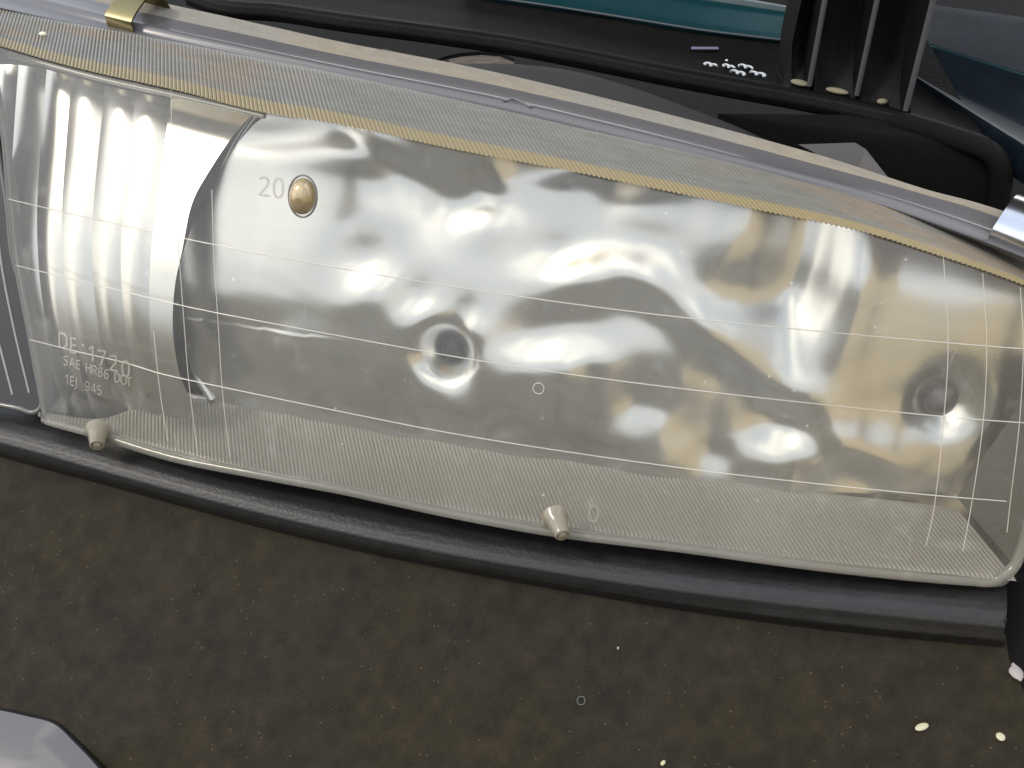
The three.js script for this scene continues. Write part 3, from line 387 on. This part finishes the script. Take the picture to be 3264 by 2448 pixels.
// ---------- front panel behind the headlight ----------
{
  const t = thing('front_panel', 'black plastic front panel beam with rounded lip behind the headlight', 'panel');
  const lip = byIndex(LIPTOP), sh = (dx, dy, dz) => (k) => lip(k).add(new V3(dx, dy, dz));
  part('beam', loft([sh(0.01, 0.004, -0.16), sh(0.004, -0.004, -0.045), sh(0.001, -0.003, -0.012), sh(0, 0, 0), sh(0, -0.0012, 0.004), sh(0, -0.006, 0.0062), sh(0, -0.0105, 0.005), sh(0, -0.0125, 0.001), sh(0, -0.013, -0.012)], 90, 4, (k, m, q) => [q.x * 1.2, (q.z + q.y) * 1.2]), blackMat, t);
  const drop = [...LIPTOP.slice(-3, -1), ...LIPEND].map(P), end = new THREE.CatmullRomCurve3(drop);
  part('beam_end', new THREE.TubeGeometry(new THREE.CatmullRomCurve3(drop.map((p) => p.clone().add(new V3(-0.0022, -0.0052, 0.0005)))), 80, 0.0058, 12), blackMat, t);
  part('beam_end_face', grid(40, 10, (a, m) => { const p = end.getPoint(a); return p.clone().lerp(new V3(0.13, Math.min(p.y, 0.688), -0.21), m).add(new V3(-0.002, -0.004, -0.003)); }), blackMat, t);
  // painted marks
  const mk = std({ color: rgb(0.5, 0.53, 0.55), roughness: 0.8 });
  MARKS.slice(0, 5).forEach((q, i) => { const pts = [], L = [0.009, 0.0075, 0.009, 0.0095, 0.0115][i]; for (let k = 0; k <= 40; k++) { const f = k / 40, a = f * Math.PI * 4 + i, x = (f - 0.5) * L * 0.75 + L * 0.14 * Math.cos(a), z = 0.0016 * Math.sin(a) + (f - 0.5) * 0.0045; pts.push(new V3(q[0] + x, 0.6988, q[2] + z)); } part('paint_mark', tube(pts, 0.0008, 90, 5), mk, t, 'white paint pen scribble'); });
  { const b = part('paint_drop', new THREE.SphereGeometry(1, 12, 8).scale(0.001, 0.0006, 0.0009), std({ color: rgb(0.7, 0.66, 0.6) }), t); b.position.set(MARKS[5][0], 0.699, MARKS[5][2]); }
  part('reflective_strip', new RoundedBoxGeometry(0.018, 0.001, 0.003, 2, 0.0004), std({ color: rgb(0.16, 0.16, 0.24), roughness: 0.3 }), t).position.set(0.128, 0.6985, -0.279);
  // ribbed bracket standing on the beam
  const g = thing('bracket', 'black ribbed plastic bracket standing upright on the front panel beam', 'bracket');
  const b = BRBASE.map(P), up = (p, h, dz = 0) => new V3(p.x, p.y + h, p.z + dz);
  const base = (f) => { const k = Math.min(2, Math.floor(f * 3)), h = f * 3 - k; return b[k].clone().lerp(b[k + 1], h); };
  part('web', grid(48, 30, (f, h) => { const p = base(f), bay = Math.sin(Math.PI * ((f * 3) % 1)); return new V3(p.x + 0.004, p.y - 0.004 + h * 0.16, p.z - 0.016 - 0.006 * bay - h * 0.012 + 0.02 * Math.exp(-h * 12)); }, (f, h) => [f * 0.1, h * 0.16]), blackMat, g);
  for (let k = 0; k < 4; k++) { const p = b[k]; const rb = part('rib', grid(8, 30, (f, h) => { const z = lerp(0.002, -0.026, f), n = Math.min(1, h * 8); return new V3(p.x + (k === 0 ? -0.001 : 0) + h * (k === 0 ? 0.006 : -0.002) , p.y - 0.003 + h * 0.16, p.z + z * (0.6 + 0.4 * n) - h * 0.012); }), blackMat, g);
    if (k) part('rib_edge', new THREE.TubeGeometry(new THREE.CatmullRomCurve3([0, 0.1, 0.25, 0.5, 1].map((h) => new V3(p.x - h * 0.002, p.y + 0.001 + h * 0.156, p.z + 0.001 * (1 - h) - h * 0.012))), 40, 0.0017, 8), std({ color: rgb(0.07, 0.068, 0.075), roughness: 0.4 }), rb); }
  const dirt = std({ color: rgb(0.2, 0.18, 0.12), roughness: 0.95 });
  for (const [x, z, sx, sz, r] of [[0.1775, -0.222, 0.006, 0.003, -0.6], [0.1975, -0.2105, 0.007, 0.0028, -0.5], [0.2205, -0.196, 0.0032, 0.0024, 0.1]]) { const m = part('dirt_clump', new THREE.IcosahedronGeometry(1, 2), dirt, g); m.scale.set(sx, 0.0016, sz); m.position.set(x, 0.7, z); m.rotation.y = r; }
}
// ---------- green body metal ----------
const tealMat = phys({ specularIntensity: 0.4, color: rgb(0.003, 0.03, 0.036), roughness: 0.4, metalness: 0.2, clearcoat: 0.3, clearcoatRoughness: 0.2 });
const tealDustMat = phys({ map: rep(mottled(141, [0.3, 0.33, 0.36], 0.5, [0.1, 0.08, 0.02], 0.003), 4, 4), color: rgb(0.13, 0.14, 0.165), roughness: 0.7, specularIntensity: 0.4, clearcoat: 0.1, clearcoatRoughness: 0.4 });
{
  const t = thing('inner_wing', 'dark green painted body rail behind the front panel beam', 'body panel'), lo = byIndex(TEAL), hi = byIndex(TEALTOP);
  part('rail', loft([(k) => lo(k).add(new V3(0, -0.012, -0.008)), lo, (k) => lo(k).lerp(hi(k), 0.12).add(new V3(0, 0.003, 0)), (k) => lo(k).lerp(hi(k), 0.4).add(new V3(0, 0.012, 0)), (k) => lo(k).lerp(hi(k), 0.75).add(new V3(0, 0.012, 0)), hi, (k) => hi(k).add(new V3(0, -0.02, -0.03))], 60, 4), tealMat, t);
  part('rail_glimmer', tube([0, 0.2, 0.4, 0.6, 0.8, 1].map((k) => lo(k).add(new V3(0, 0.0008, 0.0005))), 0.0009, 60), std({ color: rgb(0.05, 0.06, 0.065), roughness: 0.4 }), t);  // paler tube painting the glimmer along the lower edge of the rail
  const w = thing('cross_member', 'dusty dark green crossmember with a folded ridge beside the bracket', 'body panel'), a = byIndex(RTOP), b = byIndex(RRIDGE), c = byIndex(RLOW);
  part('upper_face', loft([(k) => a(k).add(new V3(0, -0.01, -0.02)), a, (k) => a(k).lerp(b(k), 0.9).add(new V3(0, 0.0, 0)), b], 40, 6, (k, m, q) => [q.x, q.z]), tealDustMat, w);
  part('front_face', loft([b, (k) => b(k).lerp(c(k), 0.1).add(new V3(0, -0.0015, 0)), (k) => b(k).lerp(c(k), 0.55).add(new V3(0, -0.008, 0)), (k) => b(k).lerp(c(k), 0.93).add(new V3(0, -0.001, 0)), c, (k) => c(k).add(new V3(0, -0.02, -0.004))], 40, 6, (k, m, q) => [q.x, q.z]), phys({ map: rep(mottled(151, [0.16, 0.22, 0.26], 0.5, [0.1, 0.08, 0.0], 0.002), 4, 4), color: rgb(0.16, 0.19, 0.23), roughness: 0.5, specularIntensity: 0.4, clearcoat: 0.2, clearcoatRoughness: 0.2 }), w);
  part('fold', tube([0, 0.2, 0.4, 0.6, 0.8, 1].map((k) => b(k).add(new V3(0, -0.0006, 0))), 0.0016, 60), tealMat, w);
}
// ---------- raised bonnet over the engine bay, above the frame ----------
{
  const t = thing('bonnet', 'dark green bonnet propped open above the engine bay', 'bonnet');
  part('bonnet_skin', grid(24, 16, (a, m) => new V3(lerp(-0.5, 1.15, a), 0.98 + m * 0.72 + 0.03 * Math.sin(a * Math.PI), -1.25 + m * 0.72 + 0.05 * Math.sin(m * 3))), tealMat, t);
  part('bonnet_liner', grid(24, 16, (a, m) => new V3(lerp(-0.47, 1.12, a), 0.955 + m * 0.71 + 0.03 * Math.sin(a * Math.PI), -1.23 + m * 0.72 + 0.05 * Math.sin(m * 3))), std({ color: rgb(0.05, 0.05, 0.05), roughness: 1 }), t, 'dark grey felt lining');
}
single('black_filler', new RoundedBoxGeometry(0.5, 0.44, 0.16, 3, 0.02).translate(0.496, 0.44, -0.02), std({ color: rgb(0.012, 0.012, 0.013), roughness: 0.6 }), 'black block added to fill the dark area beyond the end of the bumper ledge', 'grille');  // added black block, hides the lit ground past the bumper end
// ---------- dark plate added under it all to keep the gaps black, with the opening that shows the paving ----------
{
  const s = new THREE.Shape(); s.moveTo(-0.9, -0.9); s.lineTo(0.9, -0.9); s.lineTo(0.9, -0.02); s.lineTo(0.2, -0.02); s.lineTo(-0.35, -0.13); s.lineTo(-0.9, -0.3); s.closePath();
  const h = new THREE.Path(); HOLE.forEach((q, i) => i ? h.lineTo(q[0], q[2]) : h.moveTo(q[0], q[2])); h.closePath(); s.holes.push(h);
  const g = new THREE.ExtrudeGeometry(s, { depth: 0.004, bevelEnabled: false }); g.rotateX(Math.PI / 2);
  const t = thing('dark_backing', 'black plate added to keep the gaps under the front panel dark', 'shield');
  part('plate', g, pitchMat, t).position.y = 0.556;
}
renderer.render(scene, camera);
